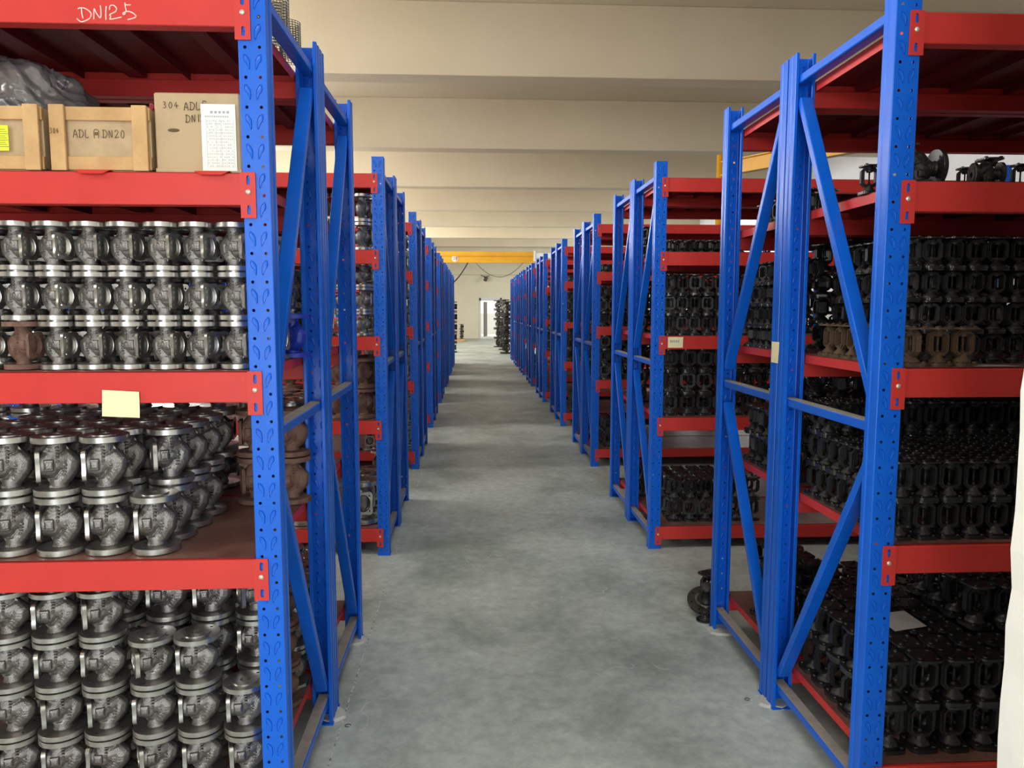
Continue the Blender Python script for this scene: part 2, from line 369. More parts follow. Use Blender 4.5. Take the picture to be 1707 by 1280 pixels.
def connector_mesh():
    b = MB(); Mx = Matrix.Rotation(PI/2, 4, 'X')
    def slot(cx, cz): return [(cx+.0055*math.cos(a), cz+(.009 if math.sin(a) > 0 else -.007)+.0055*math.sin(a)) for a in [2*PI*i/12 for i in range(12)]]
    b.plate([(-.022, -.064), (.022, -.064), (.022, .062), (.020, .066), (-.020, .066), (-.022, .062)], [slot(-.002, .042), slot(-.002, -.042), circ(-.002, .010, .0042, 10)], 0, .0035, mtx=Mx)
    return b.mesh('end_connector', M['red'])
def bolt_mesh():
    b = MB(); b.lathe([(.0075, 0), (.0075, .0015), (.0055, .0035), (.0015, .0045)], 12, mtx=Matrix.Rotation(PI/2, 4, 'X')); return b.mesh('bolt', M['bolt'])
def foot_mesh():
    b = MB(); b.bbox(-.043, .043, -.002, .075, 0, .006, .0015)
    return b.mesh('foot_plate', M['blue'])
def beam_mesh(L):
    b = MB(); z0, z1 = -BH/2, BH/2
    prof = [(0.002, z0), (0, z0+.002), (0, z1-.002), (.002, z1), (.026, z1), (.028, z1-.002), (.028, z1-.026), (.044, z1-.028), (.046, z1-.030), (.046, z0+.002), (.044, z0)]
    m = len(prof); vs = [(-L/2, y, z) for y, z in prof]+[(L/2, y, z) for y, z in prof]
    b.add(vs, [[i, (i+1) % m, m+(i+1) % m, m+i][::-1] for i in range(m)]+[list(range(m)), [m+i for i in range(m)][::-1]])
    return b.mesh('beam', M['red'])
def deck_mesh(L, D):
    b = MB(); n = max(1, round(L/.42)); w = L/n
    for k in range(n):
        x0 = -L/2+k*w+.0008; x1 = x0+w-.0016
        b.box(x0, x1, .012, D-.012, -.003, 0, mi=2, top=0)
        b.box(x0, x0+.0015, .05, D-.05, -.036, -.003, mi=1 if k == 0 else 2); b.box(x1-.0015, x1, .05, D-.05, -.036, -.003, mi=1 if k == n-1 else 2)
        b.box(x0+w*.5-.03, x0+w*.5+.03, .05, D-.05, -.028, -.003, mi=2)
    return b.mesh('shelf_deck', [M['deck'], M['red'], M['shadedred']])
def strut_mesh(L, dusty):
    b = MB(); b.bbox(-.024, .024, -L/2, L/2, -.017, .015, .003)
    if dusty: b.box(-.021, .021, -L/2, L/2, .015, .0165)
    me = b.mesh('strut', [M['blue'], M['dust']])
    if dusty:
        for i in range(len(me.polygons)-6, len(me.polygons)): me.polygons[i].material_index = 1
    return me
DEP = .77; LB = 2.5
P_post, P_conn, P_bolt, P_foot = post_mesh(), connector_mesh(), bolt_mesh(), foot_mesh()
P_beam = beam_mesh(LB-.165); P_deck = deck_mesh(LB-.168, DEP)
P_strut = strut_mesh(DEP-.05, True)
P_strut_top = strut_mesh(DEP-.05, False)
def diag_len(z0, z1): return math.hypot(z1-z0, DEP-.14)
P_diag = {}
RACKS = {}
def rack(side, k, which, y0, xe, up, detail):
    """which: 0 near, 1 far of the back-to-back pair.  up: +1 diagonals run from the near top to the far middle"""
    s = -1 if side == 'left' else 1
    root = ob('storage_rack', None, None, (xe, y0, 0))
    tag(root, 'blue and red steel rack %s of the aisle, %s row, %s half of the pair' % (side, ordn(k), 'near' if which == 0 else 'far'), 'rack', 'blue steel racks along the aisle')
    for u in (.04, LB-.04):
        for far in (0, 1):
            p = ob('post', P_post, root, (s*u, far*DEP, 0), (0, 0, far*PI))
            if detail: ob('foot_plate', P_foot, p, (0, 0, 0))
        for z, me in ((.095, P_strut), (1.32, P_strut), (2.60, P_strut_top)): ob('strut', me, root, (s*u, DEP/2, z))
        for z0, z1 in ((1.40, 2.52), (1.22, .16)):
            ym, ye = (DEP-.07, .07) if up > 0 else (.07, DEP-.07)   # mid end, other end
            L = math.hypot(z1-z0, ye-ym); key = round(L, 3)
            if key not in P_diag: P_diag[key] = strut_mesh(L, False); P_diag[key].name = 'brace'
            ang = math.atan2(z1-z0, ye-ym)
            ob('brace', P_diag[key], root, (s*u, (ym+ye)/2, (z0+z1)/2), (ang, 0, 0))
    lev = LEV if not (side == 'right' and k == 1) else [.068]+LEV[1:]
    for li, l in enumerate(lev):
        for far in (0, 1):
            bmo = ob('beam', P_beam, root, (s*LB/2, far*DEP-(1-2*far)*.001, l+BH/2), (0, 0, far*PI))
            if detail or far == 0:
                for e in (-1, 1):
                    # local x of the beam object; connector overlaps the post face
                    c = ob('end_connector', P_conn, bmo, (e*(LB/2-.064), -.0015, -.018))
                    if e == 1: c.scale = (-1, 1, 1)
                    if detail and far == 0: ob('bolt', P_bolt, bmo, (e*(LB/2-.063), -.005, -.008))
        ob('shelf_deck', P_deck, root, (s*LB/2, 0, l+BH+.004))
    RACKS[(side, k, which)] = root
    return root
def ystart(side, k):
    if side == 'left': return 2.241+2.81*k+(.01 if k == 1 else 0)
    return 2.266+2.817*k+(.03 if k == 1 else 0)
XE = {('left', k): XL for k in range(9)}; XE.update({('right', k): XR for k in range(9)}); XE[('right', 1)] = 1.243
for k in range(8):
    for side in ('left', 'right'):
        for wh in (0, 1):
            if side == 'left': up = -1 if k == 0 else 1
            else: up = -1 if k == 0 and wh == 0 else 1
            rack(side, k, wh, ystart(side, k)+wh*(DEP+.013), XE[(side, k)], up, k < 2)
rack('right', 8, 0, ystart('right', 8), XR, 1, False)

# ------------------------------------------------------------------ valve body
VD, VH = .15, .175; R = VD/2
def remeshed(mb, voxel, smooth, m, name):
    me = mb.mesh(name, m); o = ob(name, me)
    a = o.modifiers.new('r', 'REMESH'); a.mode = 'VOXEL'; a.voxel_size = voxel; a.use_smooth_shade = True
    a = o.modifiers.new('s', 'SMOOTH'); a.factor = .6; a.iterations = smooth
    a = o.modifiers.new('d', 'DECIMATE'); a.ratio = .35
    dg = bpy.context.evaluated_depsgraph_get(); dg.update()
    out = bpy.data.meshes.new_from_object(o.evaluated_get(dg)); out.name = name
    bpy.data.objects.remove(o)
    out.materials.clear(); out.materials.append(m)
    out.polygons.foreach_set('use_smooth', [True]*len(out.polygons))
    return out
def balls(b, pts, step=.5):
    """string of overlapping balls between (x, y, z, r) points"""
    for (p, q) in zip(pts[:-1], pts[1:]):
        d = math.dist(p[:3], q[:3]); n = max(1, int(d/(min(p[3], q[3])*step*.6)))
        for i in range(n+1):
            t = i/n; c = [p[j]+(q[j]-p[j])*t for j in range(4)]
            bm = bmesh.new(); bmesh.ops.create_icosphere(bm, subdivisions=2, radius=c[3]); b.bm(bm, mtx=Matrix.Translation(c[:3]))
def casting_mesh():
    b = MB()
    b.lathe([(.36*R, .70*VH), (.37*R, .84*VH), (.42*R, .885*VH)], 24)
    b.lathe([(.42*R, .115*VH), (.37*R, .16*VH), (.35*R, .26*VH)], 24)
    balls(b, [(0,0,.76*VH,.365*R), (.12*R,0,.70*VH,.40*R), (.28*R,0,.58*VH,.50*R), (.28*R,0,.46*VH,.48*R)])
    balls(b, [(-.05*R,0,.54*VH,.46*R), (-.36*R,0,.60*VH,.36*R), (-.50*R,0,.52*VH,.40*R), (-.44*R,0,.42*VH,.42*R), (-.26*R,0,.32*VH,.40*R), (-.06*R,0,.22*VH,.35*R)])
    b.lathe([(.50*R, .2*R), (.50*R, .66*R)], 20, mtx=Matrix.Translation((0,0,.50*VH)) @ Matrix.Rotation(PI/2, 4, 'Y'))
    def web(pts, t=.05*R):
        n = len(pts); b.add([(x, -t, z) for x, z in pts]+[(x, t, z) for x, z in pts], [list(range(n)), [n+i for i in range(n)][::-1]]+[[i, n+i, n+(i+1) % n, (i+1) % n] for i in range(n)])
    web([(-.22*R, .90*VH), (-.60*R, .66*VH), (-.1*R, .5*VH), (.1*R, .8*VH)], .13*R)
    web([(.22*R, .10*VH), (.58*R, .36*VH), (.1*R, .5*VH), (-.1*R, .2*VH)], .10*R)
    # raised cast marks: a square pad on each cheek and ribs of illegible lettering
    for sy in (-1, 1):
        b.box(.16*R, .50*R, min(sy*.42*R, sy*.555*R), max(sy*.42*R, sy*.555*R), .42*VH, .60*VH)
        b.box(.22*R, .44*R, min(sy*.42*R, sy*.59*R), max(sy*.42*R, sy*.59*R), .46*VH, .56*VH)
        for q in range(5): b.box(-.05*R, .06*R, min(sy*.3*R, sy*(.44+.02*q)*R), max(sy*.3*R, sy*(.44+.02*q)*R), (.78-.055*q)*VH, (.80-.055*q)*VH)
        for q in range(4): b.box(-.34*R+.03*R*q, -.24*R+.03*R*q, min(sy*.3*R, sy*.43*R), max(sy*.3*R, sy*.43*R), (.48-.05*q)*VH, (.50-.05*q)*VH)
    b.lathe([(.12*R, 0), (.12*R, .16*R)], 10, mtx=Matrix.Translation((.30*R, 0, .74*VH)) @ Matrix.Rotation(.7, 4, 'Y'))
    return remeshed(b, .0017, 2, M['casting'], 'casting')
FT = .115
def pipe_flange_mesh(top):
    b = MB(); t = FT*VH
    holes = [circ(.74*R*math.cos(PI/4+i*PI/2), .74*R*math.sin(PI/4+i*PI/2), .075*R, 10) for i in range(4)]
    bore = circ(0, 0, .24*R, 18)
    b.plate(circ(0, 0, .985*R, 48), holes+[bore], 0, t*.86)
    b.lathe([(.985*R, 0), (R, .04*t)], 48, cap=False)
    b.lathe([(R, .04*t), (R, .82*t)], 48, cap=False)
    b.lathe([(R, .82*t), (.985*R, .86*t)], 48, cap=False)
    b.plate(circ(0, 0, .60*R, 30), [bore], t*.84, t)
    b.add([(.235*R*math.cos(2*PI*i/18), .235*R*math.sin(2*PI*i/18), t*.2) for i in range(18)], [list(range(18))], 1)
    me = b.mesh('pipe_flange', [M['machined'], M['bore']]); return me
def neck_flange_mesh():
    b = MB(); w = .66*R; out = []
    for i in range(48):
        a = 2*PI*i/48; c = abs(math.cos(2*a)); s4 = abs(math.sin(2*a))
        rr = w*(.90+.30*s4**3); out.append((rr*math.cos(a), rr*math.sin(a)))
    holes = [circ(.86*w*math.cos(PI/4+i*PI/2), .86*w*math.sin(PI/4+i*PI/2), .085*w, 8) for i in range(4)]
    Mx = Matrix.Translation((.66*R, 0, .50*VH)) @ Matrix.Rotation(PI/2, 4, 'Y')
    b.plate(out, holes+[circ(0, 0, .70*w, 24)], 0, .17*R, mtx=Mx)
    b.lathe([(.70*w, .17*R), (.66*w, .10*R), (.64*w, .10*R), (.60*w, .01*R), (.25*w, .004*R)], 24, mi=1, cap=False, mtx=Mx)
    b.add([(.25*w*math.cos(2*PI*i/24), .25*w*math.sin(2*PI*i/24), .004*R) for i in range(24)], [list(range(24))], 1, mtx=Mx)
    return b.mesh('neck_flange', [M['machined'], M['bore']])
V_cast, V_fl, V_neck = casting_mesh(), pipe_flange_mesh(True), neck_flange_mesh()
def join_meshes(name, items, mats):
    """items = [(mesh, matrix, {slot: slot})]"""
    b = MB()
    for me, mx, mp in items:
        vs = [mx @ v.co for v in me.vertices]; base = len(b.v); b.v += [tuple(v) for v in vs]
        flip = mx.determinant() < 0
        for p in me.polygons:
            f = [base+i for i in p.vertices]; b.f.append(f[::-1] if flip else f); b.mi.append(mp.get(p.material_index, 0)); b.sm.append(p.use_smooth)
    return b.mesh(name, mats)
TOPF = Matrix.Translation((0, 0, VH*(1-FT))); BOTF = Matrix.Translation((0, 0, FT*VH)) @ Matrix.Rotation(PI, 4, 'X')
I4 = Matrix.Identity(4)
def valve_set(c, fl, bore, key):
    def rm(me, mats, nm):
        n = me.copy(); n.materials.clear()
        for m in mats: n.materials.append(m)
        n.name = nm; return n
    return dict(cast=rm(V_cast, [c], 'casting'), fl=rm(V_fl, [fl, bore], 'pipe_flange'), neck=rm(V_neck, [fl, bore], 'neck_flange'),
                one=join_meshes('valve_body', [(V_cast, I4, {0: 0}), (V_fl, TOPF, {0: 1, 1: 2}), (V_fl, BOTF, {0: 1, 1: 2}), (V_neck, I4, {0: 1, 1: 2})], [c, fl, bore]))
VS = {'grey': valve_set(M['casting'], M['machined'], M['bore'], 'g'), 'rusty': valve_set(M['rust'], M['rust'], M['bore'], 'r'),
      'blue': valve_set(M['bluevalve'], M['bluevalve'], M['bore'], 'b'), 'black': valve_set(M['iron'], M['ironedge'], M['bore'], 'k')}

# ------------------------------------------------------------------ yoke bonnet
BW, BHT = .084, .132
def lobed(w, depth=.18, n=48):
    out = []
    for i in range(n):
        a = 2*PI*i/n; rr = w*(.86+depth*abs(math.sin(2*a))**2.5); out.append((rr*math.cos(a), rr*math.sin(a)))
    return out
def bonnet_flange(w, t, bore=None):
    b = MB(); w = w/2*1.12
    holes = [circ(.80*w*math.cos(PI/4+i*PI/2), .80*w*math.sin(PI/4+i*PI/2), .085*w, 8) for i in range(4)]
    if bore: holes.append(circ(0, 0, bore, 14))
    b.plate(lobed(w), holes, 0, t)
    for i in range(4):
        b.lathe([(.15*w, t), (.15*w, t+.004), (.12*w, t+.006)], 8, mtx=Matrix.Translation((.80*w*math.cos(PI/4+i*PI/2), .80*w*math.sin(PI/4+i*PI/2), -.001)))
    return b.mesh('flange', M['ironedge'])
def yoke_mesh():
    b = MB(); H = BHT; z0 = .012
    b.lathe([(.030, z0-.002), (.0285, z0+.006), (.021, z0+.014), (.016, z0+.022), (.0155, z0+.030), (.011, z0+.034)], 20)
    za, zb = z0+.022, H-.012      # yoke frame
    W = BW/2
    def octo(w, lo, hi, c): return [(-w+c, lo), (w-c, lo), (w, lo+c), (w, hi-c), (w-c, hi), (-w+c, hi), (-w, hi-c), (-w, lo+c)]
    Mx = Matrix.Translation((0, 0, 0)) @ Matrix.Rotation(PI/2, 4, 'X')
    b.plate(octo(W*.96, za, zb, .016), [octo(W*.62, za+.013, zb-.012, .007)[::-1]], -.0085, .0085, mtx=Mx)
    b.plate(octo(W*.80, za+.004, zb-.004, .013), [octo(W*.66, za+.011, zb-.010, .008)[::-1]], -.014, .014, mtx=Mx)
    b.lathe([(.013, zb-.020), (.015, zb-.016), (.0155, zb+.002), (.0155, H-.004), (.012, H-.0035)], 16)
    b.lathe([(.0075, za+.006), (.0065, za+.020)], 10)
    b.lathe([(.004, za+.018), (.004, zb-.018)], 8)
    return b.mesh('yoke', M['iron'])
B_y = yoke_mesh(); B_f = bonnet_flange(BW, .011); B_t = bonnet_flange(BW*.97, .006, .008)
def bonnet_set(c, e):
    def rm(me, m, nm):
        n = me.copy(); n.materials.clear(); n.materials.append(m); n.name = nm; return n
    TP = Matrix.Translation((0, 0, BHT-.007))
    return dict(y=rm(B_y, c, 'yoke'), f=rm(B_f, e, 'flange'), t=rm(B_t, e, 'top_flange'),
                one=join_meshes('yoke_bonnet', [(B_y, I4, {0: 0}), (B_f, I4, {0: 1}), (B_t, TP, {0: 1})], [c, e]))
BS = {'black': bonnet_set(M['iron'], M['ironedge']), 'brown': bonnet_set(M['brown'], M['brown'])}

# ------------------------------------------------------------------ stock on the shelves
STOCK = []      # kind, colour, x, y, z, rz, (sx, sz), where-words
def put(kind, colour, x, y, z, rz, sx, sz, words, grp): STOCK.append((kind, colour, x, y, z, rz, sx, sz, words, grp))
TN = {1: ['only'], 2: ['lower', 'upper'], 3: ['lower', 'middle', 'upper'], 4: ['lowest', 'second', 'third', 'uppermost'], 5: ['lowest', 'second', 'third', 'fourth', 'uppermost']}
def rackname(side, k, wh):
    if k == 0: return '%s %s rack' % ('nearest' if wh == 0 else 'next', side)
    return '%s-row %s %s rack' % (ordn(k), 'near' if wh == 0 else 'far', side)
def pack(kind, side, k, wh, li, D, H, nx, ny, tiers, u0=.10, v0=.06, rz=0, jit=.06, colour='black', front_only=False, base=None, keep=None, pick=None, i_from=0, full=False, stagger=0):
    """grid of stacked castings; only those with an exposed side are made. (i from the aisle, j from the front)"""
    s = -1 if side == 'left' else 1
    root = RACKS[(side, k, wh)].location
    ref = VD if kind == 'valve' else BW*1.06; refh = VH if kind == 'valve' else BHT
    for j in range(ny):
        for i in range(nx):
            for t in range(tiers):
                exposed = (t == tiers-1) or (j == 0 and wh == 0) or i == 0 or (j == 1 and wh == 0 and i < 8)
                if keep and not keep(i, j, t): continue
                if keep and not exposed: exposed = li == 2 and kind == 'valve' or not (keep(i, j, t+1) and keep(i-1, j, t) and keep(i, j-1, t))
                if front_only: exposed = (j <= 0) or i == 0
                if not exposed and not full: continue
                rr = random.Random(hash((side == 'left', k, wh, li, i, j)) & 0xffffff)
                rx = (rr.random()-.5)*D*.05; ry = (rr.random()-.5)*D*.05
                c = pick(i, j, t, rr) if pick else colour
                x = root.x+s*(u0+D/2+i*D*1.03+(j % 2)*stagger)+rx; y = root.y+v0+D/2+j*D*1.03+ry
                z = (DECK[li] if not (side == 'right' and k == 1 and li == 0) else .068+BH+.004)+t*H
                jr = random.Random(hash((k, li, i, j, t)) & 0xffff)
                nm = 'valve body' if kind == 'valve' else 'yoke bonnet'
                words = '%s %s, %s tier, %s row, %s from post, %s shelf, %s' % ('%s', nm, TN[tiers][t], 'front' if j == 0 else ordn(j), ordn(i+i_from), SHELF[li], rackname(side, k, wh))
                r0 = rz(i, j, t) if callable(rz) else rz
                put(kind, c, x, y, z, r0+(jr.random()-.5)*2*jit, D/ref, H/refh, words,
                    '%s on the %s shelf of the %s' % ('valve bodies' if kind == 'valve' else 'yoke bonnets', SHELF[li], rackname(side, k, wh)))
# --- left, nearest rack
pack('valve', 'left', 0, 0, 2, .1035, .147, 9, 6, 3, u0=.085, v0=.035, jit=.16, rz=lambda i, j, t: (-.25 if j != 1 else -1.05), colour='grey', pick=lambda i, j, t, r: 'rusty' if (i, j, t) in ((6, 0, 0),) else 'grey', keep=lambda i, j, t: j in (0, 1, 4) or i == 0 or t == 3)
def keep_l2(i, j, t):
    if i < 0 or j < 0: return False
    lim = [2, 2, 2, 2, 0][min(j, 4)]+(1 if (t == 1 and j == 0) else 0)
    return i >= lim-.01 and t <= 1
pack('valve', 'left', 0, 0, 1, .140, .186, 7, 5, 2, u0=.055, v0=.03, jit=.18, rz=lambda i, j, t: PI+.35, keep=keep_l2, pick=lambda i, j, t, r: 'rusty' if (j == 4 and i in (0, 1) and t <= 1) else 'grey')
def keep_l1(i, j, t):
    if i < 0 or j < 0: return False
    top = {0: 1, 1: 2, 2: 2}.get(i, 3) if j == 0 else (3 if j in (1, 3) or i > 2 else 2)
    return t <= top
pack('valve', 'left', 0, 0, 0, .140, .160, 6, 5, 4, u0=.085, v0=.03, jit=.3, rz=lambda i, j, t: PI+.3, keep=keep_l1, pick=lambda i, j, t, r: 'rusty' if r.random() < .05 else 'grey')
# --- left, second rack (back to back)
pack('valve', 'left', 0, 1, 2, .125, .17, 2, 5, 2, u0=.10, v0=.06, rz=1.2, jit=.5, colour='grey')
pack('valve', 'left', 0, 1, 1, .145, .186, 2, 4, 2, u0=.10, v0=.06, rz=.6, jit=.6, colour='grey')
pack('valve', 'left', 0, 1, 0, .145, .175, 2, 4, 2, u0=.10, v0=.06, rz=.6, jit=.6, colour='grey')
for li, D_, H_, T_ in ((2, .135, .155, 3), (1, .15, .165, 3), (0, .15, .16, 4)):
    pack('valve', 'left', 0, 1, li, D_, H_, 11, 1, T_, u0=.42, v0=.10, rz=.5, jit=.5, full=True, colour='grey', i_from=2)
# --- left rows further back
for k in range(1, 8):
    H3 = [.19, .16, .18, .15][k % 4]
    pack('valve', 'left', k, 0, 3, .135, .19, 4 if k < 3 else 2, 3, 2, rz=.5, jit=.8, colour='grey', front_only=True)
    pack('valve', 'left', k, 0, 2, .13, .165, 4 if k < 3 else 2, 4, 3, rz=.4, jit=.3, colour='grey', front_only=True)
    pack('valve', 'left', k, 0, 1, .16, .21, 4 if k < 3 else 2, 3, 2, rz=.4, jit=.6, front_only=True, pick=lambda i, j, t, r: 'rusty' if k == 1 else 'grey')
    pack('valve', 'left', k, 0, 0, .20 if k == 1 else .17, .31 if k == 1 else .21, 4 if k < 3 else 2, 3, 1 if k == 1 else 2, rz=-1.45, jit=.12, colour='grey', front_only=True)
    for li in (0, 1, 2, 3): pack('valve', 'left', k, 1, li, .15, .19, 1, 4, 2, rz=.4, jit=.8, colour='grey')
# --- right, nearest rack
def keep_r3(i, j, t):
    if i < 0 or j < 0: return False
    if i == 0: return t == 0 and False
    if j == 0: return False
    return True
pack('bonnet', 'right', 0, 0, 2, .074, .106, 11, 8, 4, u0=.09, v0=.09, jit=.25, keep=keep_r3, colour='black')
pack('bonnet', 'right', 0, 0, 2, .088, .125, 1, 7, 1, u0=.10, v0=.03, jit=.1, rz=PI/2, colour='brown')
pack('bonnet', 'right', 0, 0, 2, .082, .125, 2, 1, 1, u0=.19, v0=.03, jit=.1, rz=.1, colour='brown', i_from=1)
def keep_r2(i, j, t):
    if i < 0 or j < 0: return False
    return t <= 1 or j >= 6
pack('bonnet', 'right', 0, 0, 1, .0815, .131, 11, 8, 3, u0=.095, v0=.04, jit=.08, keep=keep_r2, colour='black')
def keep_r1(i, j, t):
    if i < 0 or j < 0: return False
    return t <= 1 or (j >= 2 and i >= 4)
pack('bonnet', 'right', 0, 0, 0, .109, .165, 8, 6, 3, u0=.10, v0=.05, jit=.12, keep=keep_r1, colour='black')
# --- right, second rack
pack('bonnet', 'right', 0, 1, 2, .075, .10, 2, 8, 4, u0=.09, v0=.06, rz=PI/2, jit=.3, colour='black')
pack('bonnet', 'right', 0, 1, 1, .095, .14, 3, 6, 2, u0=.10, v0=.08, rz=PI/2, jit=.25, colour='black')
pack('bonnet', 'right', 0, 1, 0, .105, .15, 2, 4, 2, u0=.20, v0=.30, rz=PI/2, jit=.4, colour='black')
for li in (0, 1, 2):   # dense back-to-back stock seen through the gaps
    pack('bonnet', 'right', 0, 1, li, .105, .12, 20, 4, 4 if li else 2, u0=.30, v0=.10, jit=1.5, full=True, stagger=.05, colour='black', i_from=3)
pack('bonnet', 'right', 0, 1, 3, .08, .11, 2, 7, 1, u0=.12, v0=.06, rz=PI/2, jit=.9, colour='black')
# --- right rows further back
for k in range(1, 8):
    n = 8 if k < 2 else (5 if k < 4 else 3)
    pack('bonnet', 'right', k, 0, 3, .07, .09, n, 4, 1, u0=.12, v0=.12, jit=1.5, front_only=False, colour='black')
    pack('bonnet', 'right', k, 0, 2, .088, .142, n, 4, 3, u0=.09, v0=.05, jit=.3, front_only=True, colour='black')
    pack('bonnet', 'right', k, 0, 1, .118, .158, max(2, n-2), 4, 3, u0=.10, v0=.06, jit=.2, front_only=True, colour='black')
    pack('bonnet', 'right', k, 0, 0, .112, .16, max(2, n-2), 4, 2, u0=.16, v0=.10, jit=.3, front_only=False, colour='black')
    for li in (1, 2):
        if k < 4: pack('bonnet', 'right', k, 0, li, .11, .15, 18, 2, 3, u0=.15, v0=.50, jit=1.5, full=True, stagger=.055, colour='black', i_from=8)
    for li in (0, 1, 2, 3): pack('bonnet', 'right', k, 1, li, .09, .13, 1, 6, 2, rz=PI/2, jit=.5, colour='black')

def instance(kind, s, parts):
    _, c, x, y, z, rz, sx, sz, words, grp = s
    cw = {'grey': 'grey', 'rusty': 'rusty', 'black': 'black', 'brown': 'brown', 'blue': 'blue'}[c]
    name = 'valve_body' if kind == 'valve' else 'yoke_bonnet'
    S = (VS if kind == 'valve' else BS)[c]
    if parts:
        r = ob(name, None, None, (x, y, z), (0, 0, rz), (sx, sx, sz))
        if kind == 'valve':
            ob('casting', S['cast'], r); ob('pipe_flange', S['fl'], r, (0, 0, VH*(1-FT)))
            ob('pipe_flange', S['fl'], r, (0, 0, FT*VH), (PI, 0, 0)); ob('neck_flange', S['neck'], r)
        else:
            ob('yoke', S['y'], r); ob('flange', S['f'], r); ob('top_flange', S['t'], r, (0, 0, BHT-.007))
    else:
        r = ob(name, S['one'], None, (x, y, z), (0, 0, rz), (sx, sx, sz))
    tag(r, words % cw, 'valve part' if kind == 'bonnet' else 'valve', grp)
for kind, nm in (('valve', 'valve_bodies'), ('bonnet', 'yoke_bonnets')):
    its = [s for s in STOCK if s[0] == kind]
    its.sort(key=lambda s: -(s[6]*(1.0 if s[3] < 4 else .8))/math.dist((s[2], s[3], s[4]), (0, 0, 1.7)))
    for n_, s in enumerate(its[:300]):
        instance(kind, s, s[3] < 3.1)
    rest = its[300:]
    if rest:
        # everything smaller in view: one merged object
        root = None
        S0 = VS if kind == 'valve' else BS
        cols = ['grey', 'rusty'] if kind == 'valve' else ['black', 'brown']
        cache = {}
        for c in cols:
            src = S0[c]['one']; o = ob('tmp', src); a = o.modifiers.new('d', 'DECIMATE'); a.ratio = .22 if kind == 'valve' else .8
            dg = bpy.context.evaluated_depsgraph_get(); dg.update(); cache[c] = bpy.data.meshes.new_from_object(o.evaluated_get(dg)); bpy.data.objects.remove(o)
        mats = []; off = {}
        for c in cols:
            off[c] = len(mats); mats += [m for m in S0[c]['one'].materials]
        items = []
        for s in rest:
            mx = Matrix.LocRotScale((s[2], s[3], s[4]), Matrix.Rotation(s[5], 3, 'Z').to_quaternion(), (s[6], s[6], s[7]))
            items.append((cache[s[1]], mx, {0: off[s[1]], 1: off[s[1]]+1, 2: off[s[1]]+2}))
        me = join_meshes(nm, items, mats)
        o = ob(nm, me); tag(o, 'the many smaller-looking %s stacked on all the farther shelves' % ('grey valve bodies' if kind == 'valve' else 'black yoke bonnets'), 'valves' if kind == 'valve' else 'valve parts', kind='stuff')
    print(kind, len(its), 'placed')

# ------------------------------------------------------------------ writing
GLY = {
 'A': [[(0,0),(.45,1),(.9,0)],[(.15,.38),(.75,.38)]], 'D': [[(.1,0),(.12,1)],[(-.08,.95),(.35,1),(.85,.75),(.9,.4),(.6,.08),(.1,0),(-.1,.1)]],
 'L': [[(.1,1),(.08,.02),(.75,.08)]], 'F': [[(.1,0),(.12,1),(.8,.98)],[(.12,.55),(.65,.55)]],
 'N': [[(.05,0),(.1,.95),(.65,.05),(.7,1)]], '1': [[(.25,1),(.2,0)]],
 '2': [[(.05,.75),(.25,1),(.6,.95),(.65,.65),(.3,.3),(.05,.05),(.05,.02),(.85,.12)]],
 '3': [[(.05,.95),(.5,1),(.55,.75),(.25,.55),(.6,.4),(.55,.08),(.0,.02)]],
 '4': [[(.45,1),(.05,.4),(.8,.42)],[(.5,.65),(.45,0)]], '0': [[(.35,1),(.08,.65),(.12,.15),(.4,0),(.68,.3),(.65,.8),(.35,1)]],
 '5': [[(.6,.98),(.12,.95),(.1,.58),(.5,.6),(.68,.35),(.5,.05),(.0,.03)]],
 '#': [[(.05,-.05),(.08,.95),(.95,.95),(.95,-.05)],[(.2,.7),(.45,.35)],[(.45,.7),(.2,.35)],[(.55,.7),(.8,.35)],[(.8,.7),(.55,.35)]],
 '-': [[(.2,.1),(.25,.12)]], ' ': []}
def smooth_line(p, n=5):
    if len(p) < 3: return p
    out = []
    P = [p[0]]+list(p)+[p[-1]]
    for k in range(1, len(P)-2):
        for i in range(n):
            t = i/n; a, b_, c, d_ = P[k-1], P[k], P[k+1], P[k+2]
            out.append(tuple(.5*((2*b_[q])+(-a[q]+c[q])*t+(2*a[q]-5*b_[q]+4*c[q]-d_[q])*t*t+(-a[q]+3*b_[q]-3*c[q]+d_[q])*t**3) for q in (0, 1)))
    out.append(p[-1]); return out
def writing(name, text, x, z, y, h, m, parent, wide=.8, gap=.28, slant=0.0, r=.0012, rise=0.0):
    b = MB(); cx = 0
    for n_, ch in enumerate(text):
        for st in GLY[ch]:
            pts = [(cx+px*h*wide+slant*py*h, py*h+rise*n_) for px, py in smooth_line(st)]
            b.tube([(x+px, y, z+pz) for px, pz in pts], r, 5)
        cx += h*wide*(1+gap) if ch not in '1- ' else h*wide*.6
    return ob(name, b.mesh(name, m), parent)
def child_space(o, parent):
    """keep world placement while parenting to an untransformed Empty location"""
    o.location = Vector(o.location)-parent.location; return o
